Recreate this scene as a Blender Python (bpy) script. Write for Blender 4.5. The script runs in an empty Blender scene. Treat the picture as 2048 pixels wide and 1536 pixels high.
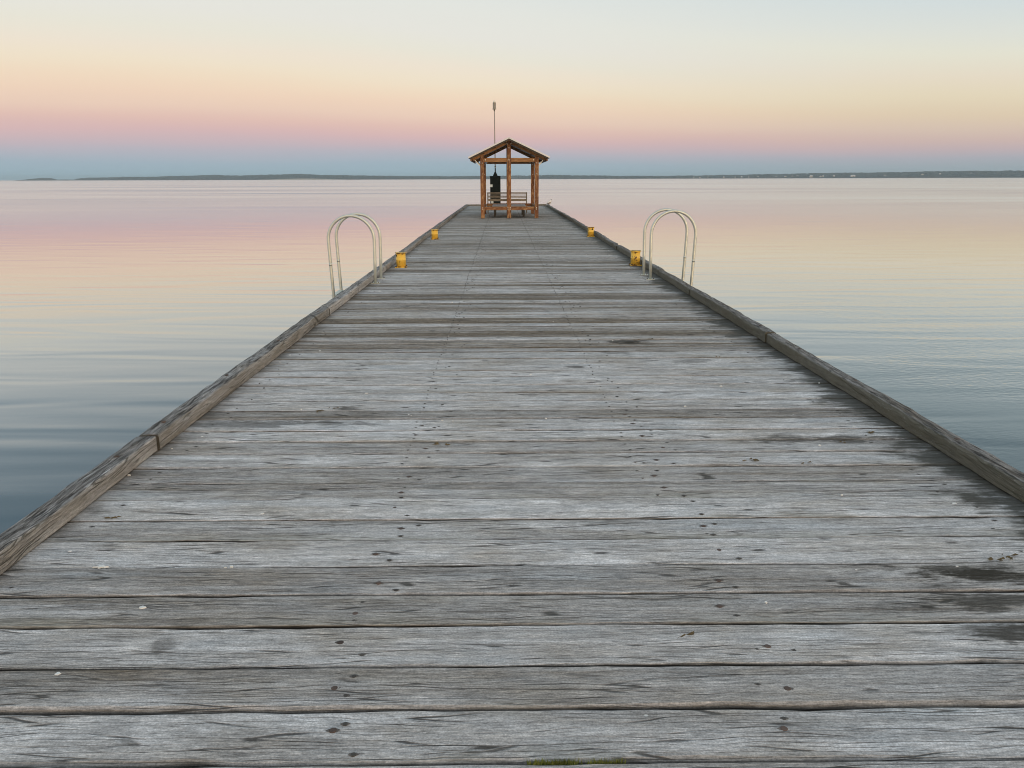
import bpy, bmesh, math, random
from mathutils import Vector, Matrix

random.seed(7)
SC = bpy.context.scene
COL = SC.collection
R = math.radians

# ------------------------------------------------------------------ camera
F_PX = 1538.0                      # focal length in pixels of a 2048 px wide frame
PITCH = math.atan(411.0 / F_PX)
cam_d = bpy.data.cameras.new("camera")
cam = bpy.data.objects.new("camera", cam_d)
COL.objects.link(cam)
cam_d.sensor_width = 36.0
cam_d.lens = 36.0 * F_PX / 2048.0
cam_d.clip_start = 0.05
cam_d.clip_end = 90000.0
cam.location = (0, 0, 1.6)
YAW = math.atan(18.0 / F_PX * math.cos(PITCH))
ROLL = 0.0032
cam.rotation_euler = (Matrix.Rotation(-YAW, 3, 'Z') @ Matrix.Rotation(math.pi / 2 - PITCH, 3, 'X')
                      @ Matrix.Rotation(-ROLL, 3, 'Z')).to_euler()
SC.camera = cam

# ------------------------------------------------------------------ world: clear dusk sky opposite the sunset
def srgb(*c):
    out = []
    for v in c:
        v = v / 255.0
        out.append(v / 12.92 if v <= 0.04045 else ((v + 0.055) / 1.055) ** 2.4)
    return out

class NT:
    """small helper for building node trees"""
    def __init__(self, nt):
        self.nt = nt; self.n = nt.nodes; self.l = nt.links
    def node(self, t, **kw):
        nd = self.n.new(t)
        for k, v in kw.items():
            setattr(nd, k, v)
        return nd
    def put(self, sock, v):
        if isinstance(v, bpy.types.NodeSocket):
            self.l.new(v, sock)
        else:
            if sock.type == 'RGBA' and not isinstance(v, (int, float)) and len(v) == 3:
                v = (*v, 1)
            sock.default_value = v
    def math(self, op, a, b=None, c=None, clamp=False):
        nd = self.node('ShaderNodeMath', operation=op); nd.use_clamp = clamp
        self.put(nd.inputs[0], a)
        if b is not None: self.put(nd.inputs[1], b)
        if c is not None: self.put(nd.inputs[2], c)
        return nd.outputs[0]
    def vmath(self, op, a, b=None):
        nd = self.node('ShaderNodeVectorMath', operation=op)
        self.put(nd.inputs[0], a)
        if b is not None: self.put(nd.inputs[1], b)
        return nd.outputs['Value'] if op in ('DOT_PRODUCT', 'LENGTH', 'DISTANCE') else nd.outputs[0]
    def mix(self, f, a, b, mode='MIX'):
        nd = self.node('ShaderNodeMix', data_type='RGBA', blend_type=mode)
        self.put(nd.inputs[0], f); self.put(nd.inputs[6], a); self.put(nd.inputs[7], b)
        return nd.outputs[2]
    def mixf(self, f, a, b):
        nd = self.node('ShaderNodeMix', data_type='FLOAT')
        self.put(nd.inputs[0], f); self.put(nd.inputs[2], a); self.put(nd.inputs[3], b)
        return nd.outputs[0]
    def rng(self, v, a, b, c=0.0, d=1.0, smooth=False):
        nd = self.node('ShaderNodeMapRange')
        nd.interpolation_type = 'SMOOTHSTEP' if smooth else 'LINEAR'
        self.put(nd.inputs[0], v)
        for i, x in enumerate((a, b, c, d)): self.put(nd.inputs[i + 1], x)
        return nd.outputs[0]
    def noise(self, vec, scale=1.0, detail=2.0, rough=0.5, dist=0.0, dim='3D'):
        nd = self.node('ShaderNodeTexNoise', noise_dimensions=dim)
        self.put(nd.inputs['Vector'], vec); self.put(nd.inputs['Scale'], scale)
        nd.inputs['Detail'].default_value = detail; nd.inputs['Roughness'].default_value = rough
        nd.inputs['Distortion'].default_value = dist
        return nd.outputs[0]
    def ramp(self, fac, stops, interp='LINEAR'):
        nd = self.node('ShaderNodeValToRGB')
        cr = nd.color_ramp; cr.interpolation = interp
        while len(cr.elements) < len(stops): cr.elements.new(0.5)
        for e, (p, c) in zip(cr.elements, stops):
            e.position = p; e.color = (*c, 1)
        self.put(nd.inputs[0], fac)
        return nd.outputs[0]
    def sep(self, v):
        nd = self.node('ShaderNodeSeparateXYZ'); self.put(nd.inputs[0], v)
        return nd.outputs
    def comb(self, x, y, z):
        nd = self.node('ShaderNodeCombineXYZ')
        for i, v in enumerate((x, y, z)): self.put(nd.inputs[i], v)
        return nd.outputs[0]
    def scale(self, v, s):
        return self.vmath('MULTIPLY', v, s)

ANTI = R(-24)                       # azimuth (from +Y, clockwise) opposite the set sun
world = bpy.data.worlds.new("World")
SC.world = world
world.use_nodes = True
w = NT(world.node_tree); w.n.clear()
tc = w.node('ShaderNodeTexCoord')
dirn = w.vmath('NORMALIZE', tc.outputs['Generated'])
sx, sy, sz = w.sep(dirn)[:3]
elev = w.math('MAXIMUM', w.math('DEGREES', w.math('ARCSINE', sz)), 0.0)
hz = w.vmath('NORMALIZE', w.comb(sx, sy, 0.0))
c_az = w.vmath('DOT_PRODUCT', hz, (math.sin(ANTI), math.cos(ANTI), 0))
c4 = w.math('POWER', w.math('MAXIMUM', c_az, 0.0), 4.0)
s_low = w.math('MULTIPLY_ADD', c4, 0.45, 0.55)
s_all = w.mixf(w.rng(elev, 9, 45, smooth=True), s_low, 0.8)
e2 = w.math('DIVIDE', elev, s_all)
# faint unevenness of the dusk bands
e2 = w.math('ADD', e2, w.math('MULTIPLY', w.math('SUBTRACT', w.noise(w.scale(dirn, (3, 3, 26)), 1.0, 3), 0.5), 0.7))
stops = [(0.0, (157, 181, 193)), (.5, (157, 181, 193)), (1.2, (164, 181, 193)), (1.9, (184, 182, 192)), (2.45, (201, 182, 188)),
         (3.1, (216, 184, 184)), (3.8, (226, 191, 181)), (4.6, (235, 206, 187)), (5.6, (241, 214, 190)),
         (6.4, (242, 221, 195)), (7.2, (241, 227, 203)), (8.2, (239, 228, 210)), (9.3, (233, 230, 216)),
         (10.5, (231, 230, 222)), (12.5, (228, 230, 224)), (15, (221, 227, 225)), (18, (210, 221, 223)), (24, (200, 215, 218)),
         (34, (186, 204, 212)), (58, (168, 189, 204)), (100, (160, 182, 200))]
front = w.ramp(w.math('DIVIDE', e2, 100.0, clamp=True), [(e / 100.0, srgb(*c)) for e, c in stops])
back = w.ramp(w.math('DIVIDE', elev, 90.0, clamp=True), [(0.0, (1.55, .86, .40)), (.06, (1.62, 1.05, .58)), (.13, (1.45, 1.20, .86)),
              (.26, (1.12, 1.04, .92)), (.5, (.62, .68, .74)), (.75, (.43, .54, .63)), (1.0, (.36, .48, .58))])
f_back = w.rng(c_az, 0.35, -0.75, smooth=True)
side_stops = [(0.0, (157, 171, 178)), (1.0, (160, 172, 179)), (2.0, (175, 175, 183)), (2.7, (194, 177, 180)), (3.6, (207, 183, 176)), (4.75, (216, 195, 178)),
              (6.1, (223, 204, 177)), (8.0, (229, 216, 188)), (9.75, (231, 220, 199)), (12, (229, 227, 210)), (13.8, (222, 225, 217)),
              (16.5, (212, 221, 221)), (24, (200, 215, 218)), (34, (186, 204, 212)), (58, (168, 189, 204)), (100, (160, 182, 200))]
side = w.ramp(w.math('DIVIDE', e2, 100.0, clamp=True), [(e / 100.0, srgb(*c)) for e, c in side_stops])
front = w.mix(w.rng(c_az, .97, .58, smooth=True), front, side)
sky_c = w.mix(f_back, front, back)
bg = w.node('ShaderNodeBackground'); w.put(bg.inputs[0], sky_c); bg.inputs[1].default_value = 1.0
wo = w.node('ShaderNodeOutputWorld'); w.l.new(bg.outputs[0], wo.inputs[0])
world.cycles.sampling_method = 'AUTOMATIC'

# ------------------------------------------------------------------ sun: soft afterglow from behind the camera, to the right
sun_d = bpy.data.lights.new("sun", 'SUN')
sun_d.energy = 0.9; sun_d.angle = R(24); sun_d.color = (1.0, 0.70, 0.42)
sun = bpy.data.objects.new("sun", sun_d); COL.objects.link(sun)
s_az = ANTI + math.pi; s_el = R(9)
sun_dir = Vector((math.sin(s_az) * math.cos(s_el), math.cos(s_az) * math.cos(s_el), math.sin(s_el)))
sun.rotation_euler = sun_dir.to_track_quat('Z', 'Y').to_euler()

SC.view_settings.view_transform = 'Standard'
SC.view_settings.look = 'None'
SC.view_settings.exposure = 0.0
SC.view_settings.gamma = 1.0
SC.view_settings.use_curve_mapping = False
SC.render.engine = 'CYCLES'
SC.cycles.use_denoising = True
SC.cycles.pixel_filter_type = 'BLACKMAN_HARRIS'
SC.cycles.filter_width = 1.0
SC.cycles.denoising_prefilter = "ACCURATE"
SC.cycles.max_bounces = 6
SC.cycles.volume_bounces = 0

# ------------------------------------------------------------------ helpers
def link(o, parent=None):
    COL.objects.link(o)
    if parent is not None: o.parent = parent
    return o

def mesh_obj(name, verts, faces, mat, parent=None, loc=(0, 0, 0), rot=(0, 0, 0), smooth=False, attrs=None):
    me = bpy.data.meshes.new(name)
    me.from_pydata([tuple(v) for v in verts], [], faces)
    me.update()
    if smooth: me.polygons.foreach_set('use_smooth', [True] * len(me.polygons))
    for an, vals in (attrs or {}).items():
        a = me.attributes.new(an, 'FLOAT', 'POINT'); a.data.foreach_set('value', vals)
    if mat: me.materials.append(mat)
    o = bpy.data.objects.new(name, me)
    o.location = loc; o.rotation_euler = rot
    return link(o, parent)

def bm_obj(name, bm, mat, parent=None, loc=(0, 0, 0), rot=(0, 0, 0), smooth=False):
    bmesh.ops.recalc_face_normals(bm, faces=bm.faces)
    me = bpy.data.meshes.new(name); bm.to_mesh(me); bm.free()
    if smooth: me.polygons.foreach_set('use_smooth', [True] * len(me.polygons))
    if mat: me.materials.append(mat)
    o = bpy.data.objects.new(name, me); o.location = loc; o.rotation_euler = rot
    return link(o, parent)

def thing(name, label, cat, loc=(0, 0, 0), rz=0.0, group=None):
    o = bpy.data.objects.new(name, None); o.location = loc; o.rotation_euler = (0, 0, rz)
    o.empty_display_size = 0.2
    link(o); tag(o, label, cat, group)
    return o

def tag(o, label, cat, group=None):
    o['label'] = label; o['category'] = cat
    if group: o['group'] = group
    return o

def add_box(bm, lo, hi, bevel=0.0, mat=None):
    lo = Vector(lo); hi = Vector(hi)
    g = bmesh.ops.create_cube(bm, size=1.0)
    vs = g['verts']
    for v in vs:
        v.co = Vector(((lo.x + hi.x) / 2 + v.co.x * (hi.x - lo.x), (lo.y + hi.y) / 2 + v.co.y * (hi.y - lo.y), (lo.z + hi.z) / 2 + v.co.z * (hi.z - lo.z)))
    if bevel > 0:
        es = list({e for v in vs for e in v.link_edges})
        r = bmesh.ops.bevel(bm, geom=es, offset=bevel, segments=1, affect='EDGES')
        vs = list({v for f in r['faces'] for v in f.verts} | {v for v in vs if v.is_valid})
    if mat is not None:
        bmesh.ops.transform(bm, matrix=mat, verts=vs)
    return vs

def box(name, lo, hi, mat, parent=None, bevel=0.004, **kw):
    """box whose object origin is its own centre, long axis along local X so that grain follows it"""
    lo = Vector(lo); hi = Vector(hi); c = (lo + hi) / 2; d = hi - lo
    ax = max(range(3), key=lambda i: d[i])
    bm = bmesh.new()
    if ax == 0:
        rot = (0, 0, 0); dd = d
    elif ax == 1:
        rot = (0, 0, math.pi / 2); dd = Vector((d.y, d.x, d.z))
    else:
        rot = (0, -math.pi / 2, 0); dd = Vector((d.z, d.y, d.x))
    add_box(bm, -dd / 2, dd / 2, bevel)
    return bm_obj(name, bm, mat, parent, c, rot, **kw)

def bar(name, p0, p1, w_, h_, mat, parent=None, bevel=0.004, up=Vector((0, 0, 1))):
    """timber between two points, local X along it"""
    p0 = Vector(p0); p1 = Vector(p1); x = (p1 - p0); L = x.length; x.normalize()
    y = up.cross(x).normalized(); z = x.cross(y)
    m = Matrix((x, y, z)).transposed()
    bm = bmesh.new(); add_box(bm, (-L / 2, -w_ / 2, -h_ / 2), (L / 2, w_ / 2, h_ / 2), bevel)
    return bm_obj(name, bm, mat, parent, (p0 + p1) / 2, m.to_euler())

def add_tube(bm, pts, rad, n=12, caps=True):
    pts = [Vector(p) for p in pts]
    rads = rad if isinstance(rad, (list, tuple)) else [rad] * len(pts)
    t0 = (pts[1] - pts[0]).normalized()
    ref = Vector((0, 1, 0)) if abs(t0.y) < 0.9 else Vector((1, 0, 0))
    rings = []
    u = (ref - t0 * ref.dot(t0)).normalized()
    for i, p in enumerate(pts):
        a = pts[max(i - 1, 0)]; b = pts[min(i + 1, len(pts) - 1)]
        t = (b - a).normalized()
        u = (u - t * u.dot(t)).normalized(); v = t.cross(u)
        rings.append([bm.verts.new(p + (u * math.cos(k * 2 * math.pi / n) + v * math.sin(k * 2 * math.pi / n)) * rads[i]) for k in range(n)])
    for a, b in zip(rings, rings[1:]):
        for k in range(n):
            f = bm.faces.new((a[k], a[(k + 1) % n], b[(k + 1) % n], b[k])); f.smooth = True
    if caps:
        bm.faces.new(rings[0][::-1]); bm.faces.new(rings[-1])

def add_lathe(bm, prof, n=24, smooth=True, c=(0, 0, 0)):
    c = Vector(c); rings = []
    for r, z in prof:
        rings.append([bm.verts.new(c + Vector((r * math.cos(k * 2 * math.pi / n), r * math.sin(k * 2 * math.pi / n), z))) for k in range(n)])
    for a, b in zip(rings, rings[1:]):
        for k in range(n):
            f = bm.faces.new((a[k], a[(k + 1) % n], b[(k + 1) % n], b[k])); f.smooth = smooth
    bm.faces.new(rings[0][::-1]); bm.faces.new(rings[-1])

class Wob:
    """smooth random 1-D function"""
    def __init__(self, rnd, waves, amp):
        self.t = [(rnd.uniform(.5, 1) * amp / (i + 1) ** .5, 2 * math.pi * f * rnd.uniform(.8, 1.25), rnd.uniform(0, 6.28)) for i, f in enumerate(waves)]
    def __call__(self, x):
        return sum(a * math.sin(f * x + p) for a, f, p in self.t)

def mat_new(name):
    m = bpy.data.materials.new(name); m.use_nodes = True
    t = NT(m.node_tree); t.n.clear()
    b = t.node('ShaderNodeBsdfPrincipled'); o = t.node('ShaderNodeOutputMaterial')
    t.l.new(b.outputs[0], o.inputs[0])
    return m, t, b

def bump(t, b, h, strength=1.0, dist=1.0):
    nd = t.node('ShaderNodeBump'); nd.inputs['Strength'].default_value = strength; nd.inputs['Distance'].default_value = dist
    t.put(nd.inputs['Height'], h); t.l.new(nd.outputs[0], b.inputs['Normal'])

def obj_coord(t):
    tc = t.node('ShaderNodeTexCoord'); oi = t.node('ShaderNodeObjectInfo')
    off = t.scale(t.comb(oi.outputs['Random'], oi.outputs['Random'], oi.outputs['Random']), (173.0, 61.0, 37.0))
    return t.vmath('ADD', tc.outputs['Object'], off), tc.outputs['Object'], oi.outputs['Random']

def prop(t, name):
    nd = t.node('ShaderNodeAttribute', attribute_type='OBJECT'); nd.attribute_name = name
    return nd.outputs['Fac']

# ------------------------------------------------------------------ materials
def make_deck_wood(name, is_kerb=False):
    m, t, b = mat_new(name)
    P, P0, rnd = obj_coord(t)
    geo = t.node('ShaderNodeNewGeometry'); W = geo.outputs['Position']
    tone = prop(t, 'tone'); lightp = prop(t, 'light')
    # grain runs along local X; a slow noise bends it slightly
    warp = t.math('MULTIPLY', t.math('SUBTRACT', t.noise(t.scale(P, (2.0, 6, 6)), 1.0, 2), 0.5), 0.035)
    Pw = t.vmath('ADD', P, t.comb(0.0, warp, warp))
    n_big = t.noise(t.scale(P, (0.9, 5, 5)), 1.0, 4, .6)
    n_blot = t.noise(t.scale(P, (4.2, 13, 13)), 1.0, 7, .68)
    n_mid = t.noise(t.scale(Pw, (2.4, 30, 30)), 1.0, 4, .65)
    n_gr = t.noise(t.scale(Pw, (11, 125, 125)), 1.0, 6, .76)
    n_fine = t.noise(t.scale(Pw, (28, 330, 330)), 1.0, 3, .75)
    n_grit = t.noise(t.scale(P, (150, 170, 170)), 1.0, 3, .7)
    n_band = t.noise(t.scale(Pw, (.3, 20, 20)), 1.0, 3, .55)
    # grey silver weathering against browner bare timber
    fb = t.math('ADD', t.math('MULTIPLY', t.math('SUBTRACT', n_big, .5), 1.5), tone)
    fb = t.math('ADD', fb, t.math('MULTIPLY', t.math('SUBTRACT', n_band, .5), t.math('MULTIPLY_ADD', tone, 2.6, .5)))
    fb = t.math('ADD', fb, t.math('MULTIPLY', t.math('SUBTRACT', n_blot, .5), .9), clamp=True)
    grey = t.mix(t.rng(n_blot, .35, .65), (.535, .522, .518), (.71, .695, .695))
    brown = t.mix(t.rng(n_gr, .35, .65), (.095, .072, .050), (.31, .255, .195))
    n_hue = t.noise(t.vmath('ADD', t.scale(P, (1.6, 5, 5)), (2, 9, 4)), 1.0, 4, .6)
    grey = t.mix(t.rng(n_hue, .50, .70, 0, .75), grey, (.44, .395, .345))
    grey = t.mix(t.rng(n_hue, .48, .30, 0, .6), grey, (.47, .50, .53))
    col = t.mix(fb, grey, brown)
    # grain streaks
    k = t.rng(n_gr, .32, .66, .58, 1.22)
    k = t.math('MULTIPLY', k, t.rng(n_fine, .32, .68, .64, 1.32))
    k = t.math('MULTIPLY', k, t.rng(n_grit, .32, .68, .70, 1.28))
    k = t.math('MULTIPLY', k, t.rng(n_mid, .28, .72, .80, 1.16))
    k = t.math('MULTIPLY', k, t.rng(n_blot, .28, .72, .78, 1.15))
    k = t.math('MULTIPLY', k, lightp)
    col = t.mix(1.0, col, t.comb(k, k, k), 'MULTIPLY')
    # short dark checks scattered along the grain
    n_ck = t.noise(t.vmath('ADD', t.scale(Pw, (9.5, 150, 150)), (3.1, 7.7, 1.9)), 1.0, 4, .72)
    ck_m = t.rng(t.noise(t.vmath('ADD', t.scale(P, (2.2, 8, 8)), (4, 8, 6)), 1.0, 3), .42, .60, .25, 1.0)
    col = t.mix(t.math('MULTIPLY', t.rng(n_ck, .615, .655, 0, .8), ck_m), col, (.055, .050, .043))
    # dark dirty patches following the grain
    n_d = t.noise(t.vmath('ADD', t.scale(P, (2.4, 11, 11)), (9, 4, 2)), 1.0, 6, .68)
    dirt = t.math('MULTIPLY', t.rng(n_d, .58, .74, 0, .62, smooth=True), t.rng(n_gr, .3, .6, 1, .45))
    col = t.mix(dirt, col, (.060, .056, .048))
    # drying cracks: long lens-shaped checks that open and close along the grain
    def crack(sc, width, mlo, mhi, seed):
        px_, py_, pz_ = t.sep(Pw)[:3]
        q = t.comb(t.math('MULTIPLY_ADD', px_, sc[0], seed), t.math('MULTIPLY_ADD', t.math('ADD', py_, pz_), sc[1], seed * 2.3), 0.0)
        vr = t.node('ShaderNodeTexVoronoi', feature='DISTANCE_TO_EDGE', voronoi_dimensions='2D'); t.put(vr.inputs['Vector'], q); vr.inputs['Scale'].default_value = 1.0
        mask = t.rng(t.noise(t.vmath('ADD', t.scale(P, (1.3, 11, 11)), (seed, 3, seed)), 1.0, 3, .6), mlo, mhi)
        wv = t.math('MULTIPLY', t.noise(t.vmath('ADD', t.scale(P, (4, 30, 30)), (seed, 1, 2)), 1.0, 3, .6), width * 2)
        return t.math('MULTIPLY', t.rng(vr.outputs['Distance'], wv, t.math('MULTIPLY', wv, .4)), mask)
    cr = t.math('MAXIMUM', crack((.42, 14, 14), .020, .50, .56, 5.0), t.math('MULTIPLY', crack((1.5, 46, 46), .052, .47, .55, 11.0), .9))
    cr = t.math('MULTIPLY', cr, .88)
    col = t.mix(cr, col, (.026, .023, .020))
    # small knots and bruises
    vk = t.node('ShaderNodeTexVoronoi'); t.put(vk.inputs['Vector'], t.scale(P, (1.7, 5.5, 5.5))); vk.inputs['Scale'].default_value = 1.0
    kd = t.math('ADD', vk.outputs['Distance'], t.math('MULTIPLY', t.math('SUBTRACT', n_blot, .5), .16))
    knot = t.math('MULTIPLY', t.rng(kd, .085, .03), t.math('GREATER_THAN', t.sep(vk.outputs['Color'])[0], .62))
    col = t.mix(t.math('MULTIPLY', knot, .75), col, (.035, .028, .020))
    # worn tan arrises
    ea = t.node('ShaderNodeAttribute'); ea.attribute_name = 'edge'
    n_e = t.noise(t.scale(P, (1.6, 7, 7)), 1.0, 4, .6)
    ef = t.math('MULTIPLY', ea.outputs['Fac'], t.rng(t.math('ADD', n_e, t.math('MULTIPLY_ADD', rnd, .20, -.12)), .50, .68))
    col = t.mix(t.math('MULTIPLY', ef, .75), col, t.mix(t.rng(n_gr, .4, .6), (.22, .20, .16), (.52, .50, .44)))
    ga = t.node('ShaderNodeAttribute'); ga.attribute_name = 'grime'
    col = t.mix(t.math('MULTIPLY', ga.outputs['Fac'], .93), col, (.020, .018, .015))
    wx, wy, wz = t.sep(W)[:3]
    moss = prop(t, 'moss')
    if not is_kerb:
        # algae and grime creeping in from the right-hand edge and, less, from the left
        n_s = t.noise(t.scale(W, (2.2, 3.4, 1)), 1.0, 6, .66)
        n_s2 = t.noise(t.scale(W, (3.5, 30, 1)), 1.0, 4, .6)
        er = t.math('ADD', t.rng(wx, 1.95, 2.66, -.55, .56), t.math('MULTIPLY', t.math('SUBTRACT', n_s, .5), 1.7))
        er = t.math('ADD', er, t.math('MULTIPLY', t.math('SUBTRACT', n_s2, .5), 1.2))
        el = t.math('ADD', t.rng(wx, -1.72, -2.14, -.42, .36), t.math('MULTIPLY', t.math('SUBTRACT', n_s, .5), 1.2))
        g = t.math('MAXIMUM', t.rng(er, 0, .42, 0, .90, smooth=True), t.rng(el, 0, .5, 0, .7, smooth=True))
        col = t.mix(g, col, t.mix(n_gr, (.024, .023, .018), (.085, .078, .060)))
        # single stains and painted shelter shade: x, y, half length, half width, darkness
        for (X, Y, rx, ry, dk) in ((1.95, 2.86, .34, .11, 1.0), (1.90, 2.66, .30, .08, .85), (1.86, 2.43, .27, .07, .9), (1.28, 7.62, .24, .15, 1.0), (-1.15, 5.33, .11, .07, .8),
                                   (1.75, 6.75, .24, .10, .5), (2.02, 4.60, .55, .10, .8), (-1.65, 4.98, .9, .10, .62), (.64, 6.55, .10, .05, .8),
                                   (-1.22, 2.42, .05, .05, .55), (.75, 33.7, .95, 1.0, 1.0), (-.2, 33.8, .8, .9, .95), (1.1, 7.1, .16, .07, .5)):  # the pair at the shelter paints the shade of its roof and bench
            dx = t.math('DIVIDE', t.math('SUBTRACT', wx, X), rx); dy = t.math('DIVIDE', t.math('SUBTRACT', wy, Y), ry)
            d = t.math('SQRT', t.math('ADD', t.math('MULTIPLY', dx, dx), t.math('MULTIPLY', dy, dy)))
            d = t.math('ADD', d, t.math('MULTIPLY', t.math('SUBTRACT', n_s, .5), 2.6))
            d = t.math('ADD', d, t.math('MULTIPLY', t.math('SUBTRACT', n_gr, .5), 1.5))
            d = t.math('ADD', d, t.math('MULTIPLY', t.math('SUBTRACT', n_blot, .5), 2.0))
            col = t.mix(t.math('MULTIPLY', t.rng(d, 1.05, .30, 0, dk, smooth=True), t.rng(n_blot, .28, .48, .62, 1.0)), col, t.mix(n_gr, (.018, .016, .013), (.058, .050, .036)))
        # a greenish film here and there further out
        gf = t.math('MULTIPLY', t.rng(wy, 9.0, 22.0, 0, .42), t.rng(n_big, .4, .65))
        col = t.mix(gf, col, (.13, .135, .105))
    else:
        nrm = t.sep(geo.outputs['Normal'])
        top = t.rng(nrm[2], .5, .9)
        n_l = t.noise(t.scale(P, (9, 40, 40)), 1.0, 5, .7)
        n_t = t.noise(t.scale(Pw, (5.0, 55, 55)), 1.0, 5, .7)
        col = t.mix(t.math('MULTIPLY', top, t.rng(n_l, .40, .62, .62, .12)), col, (.085, .082, .078))
        col = t.mix(t.math('MULTIPLY', top, t.rng(n_t, .52, .62, 0, .9)), col, (.022, .021, .020))
        # moss-brown film on the sides, with pale lichen flecks
        side = t.math('MULTIPLY', t.math('SUBTRACT', 1.0, top), moss)
        film = t.mix(t.noise(t.scale(P, (9, 26, 26)), 1.0, 6, .7), (.040, .038, .026), (.185, .172, .128))
        col = t.mix(t.math('MULTIPLY', side, .88), col, film)
        vl = t.node('ShaderNodeTexVoronoi'); t.put(vl.inputs['Vector'], t.scale(P, (30, 38, 38)))
        fl = t.math('MULTIPLY', t.rng(vl.outputs['Distance'], .34, .22), t.math('GREATER_THAN', t.sep(vl.outputs['Color'])[1], .90))
        col = t.mix(t.math('MULTIPLY', fl, t.math('MULTIPLY_ADD', moss, .5, .15)), col, (.50, .51, .46))
    # flecks of dried guano and salt
    vs = t.node('ShaderNodeTexVoronoi'); t.put(vs.inputs['Vector'], t.scale(W, (3.1, 4.6, 3))); vs.inputs['Scale'].default_value = 1.0
    sp = t.math('MULTIPLY', t.rng(vs.outputs['Distance'], .026, .016), t.math('GREATER_THAN', t.sep(vs.outputs['Color'])[2], .80))
    col = t.mix(t.math('MULTIPLY', sp, .85), col, (.70, .70, .68))
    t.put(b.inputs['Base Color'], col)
    t.put(b.inputs['Roughness'], t.rng(n_gr, .3, .7, .95, .72))
    b.inputs['Specular IOR Level'].default_value = .30
    h = t.math('ADD', t.math('MULTIPLY', n_gr, .0028), t.math('MULTIPLY', n_fine, .0009))
    h = t.math('ADD', h, t.math('MULTIPLY', n_blot, .004))
    h = t.math('SUBTRACT', h, t.math('MULTIPLY', cr, .004))
    if is_kerb: h = t.math('SUBTRACT', h, t.math('MULTIPLY', t.math('MULTIPLY', top, t.rng(n_t, .5, .64)), .008))
    bump(t, b, h, .75 if not is_kerb else 1.0, 1.0)
    return m

def make_timber(name, dark, mid, worn, worn_amt=.5, scale=1.0, rough=.7):
    m, t, b = mat_new(name)
    P, P0, rnd = obj_coord(t)
    n1 = t.noise(t.scale(P, (1.3 * scale, 9, 9)), 1.0, 4, .6)
    n2 = t.noise(t.scale(P, (4, 70, 70)), 1.0, 5, .65)
    n3 = t.noise(t.scale(P, (5, 16, 16)), 1.0, 5, .7)
    col = t.mix(t.rng(n1, .3, .7), dark, mid)
    wf = t.math('MULTIPLY', t.rng(n3, .60 - .15 * worn_amt, .78 - .12 * worn_amt), worn_amt)
    col = t.mix(wf, col, worn)
    k = t.rng(n2, .3, .7, .62, 1.2)
    col = t.mix(1.0, col, t.comb(k, k, k), 'MULTIPLY')
    t.put(b.inputs['Base Color'], col); b.inputs['Roughness'].default_value = rough
    bump(t, b, t.math('MULTIPLY', n2, .002), .6)
    return m

def make_metal(name, base, rough=.42, metallic=.85, stain=(.25, .23, .18), amt=.35):
    m, t, b = mat_new(name)
    P, P0, rnd = obj_coord(t)
    n = t.noise(P, 9.0, 5, .65); n2 = t.noise(P, 60.0, 3, .6)
    col = t.mix(t.math('MULTIPLY', t.rng(n, .45, .75), amt), base, stain)
    t.put(b.inputs['Base Color'], col); b.inputs['Metallic'].default_value = metallic
    t.put(b.inputs['Roughness'], t.rng(n2, .3, .7, rough - .1, rough + .14))
    bump(t, b, t.math('MULTIPLY', n2, .0006), .5)
    return m

def make_plain(name, c, rough=.6, var=.25, metallic=0.0):
    m, t, b = mat_new(name)
    P, P0, rnd = obj_coord(t)
    n = t.noise(P, 14.0, 4, .6)
    k = t.rng(n, .3, .7, 1 - var, 1 + var)
    t.put(b.inputs['Base Color'], t.mix(1.0, c, t.comb(k, k, k), 'MULTIPLY'))
    b.inputs['Roughness'].default_value = rough; b.inputs['Metallic'].default_value = metallic
    return m

M = {}
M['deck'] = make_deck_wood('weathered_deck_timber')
M['kerb'] = make_deck_wood('weathered_kerb_timber', True)
M['shelter'] = make_timber('red_brown_stained_timber', (.10, .032, .010), (.27, .105, .036), (.52, .31, .14), .85)
M['rafter'] = make_timber('tan_stained_timber', (.22, .095, .030), (.40, .205, .080), (.55, .36, .18), .6)
M['bench'] = make_timber('grey_bench_timber', (.22, .20, .165), (.34, .315, .27), (.42, .41, .38), .4)
M['under'] = make_timber('dark_wet_and_shade_timber', (.03, .026, .02), (.07, .06, .045), (.10, .09, .07), .4)
M['seat'] = make_timber('silvered_seat_timber', (.24, .23, .23), (.36, .35, .36), (.42, .41, .40), .3)
M['steel'] = make_metal('galvanised_tube', (.62, .65, .60), .44, .55, (.42, .43, .37), .5)
M['bolt_light'] = make_metal('galvanised_bolt', (.80, .76, .66), .55, .25, (.6, .5, .4), .2)
M['rust'] = make_plain('rusted_iron', (.085, .060, .050), .85, .5)
M['spike'] = make_plain('black_nail_iron', (.060, .054, .048), .8, .4)
M['hole_stain'] = make_plain('iron_stained_wood', (.12, .106, .096), .9, .4)
M['roof'] = make_metal('grey_roof_sheet', (.62, .63, .66), .45, .35, (.45, .45, .46), .3)
M['cabinet'] = make_plain('black_green_paint', (.006, .010, .009), .85, .3)
M['cabinet'].node_tree.nodes['Principled BSDF'].inputs['Specular IOR Level'].default_value = .2
M['plate'] = make_plain('faded_white_plate', (.55, .60, .58), .6, .12)
M['mast'] = make_metal('dull_mast_pole', (.34, .29, .25), .5, .2, (.22, .15, .11), .5)
M['lantern'] = make_plain('lantern_housing', (.30, .27, .22), .45, .2)
M['dome'] = make_plain('frosted_lens', (.75, .72, .62), .25, .08)
M['hole'] = make_plain('dark_hole', (.006, .006, .006), .9, .1)
M['bird_pale'] = make_plain('pale_feathers', (.72, .69, .66), .8, .12)
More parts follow.
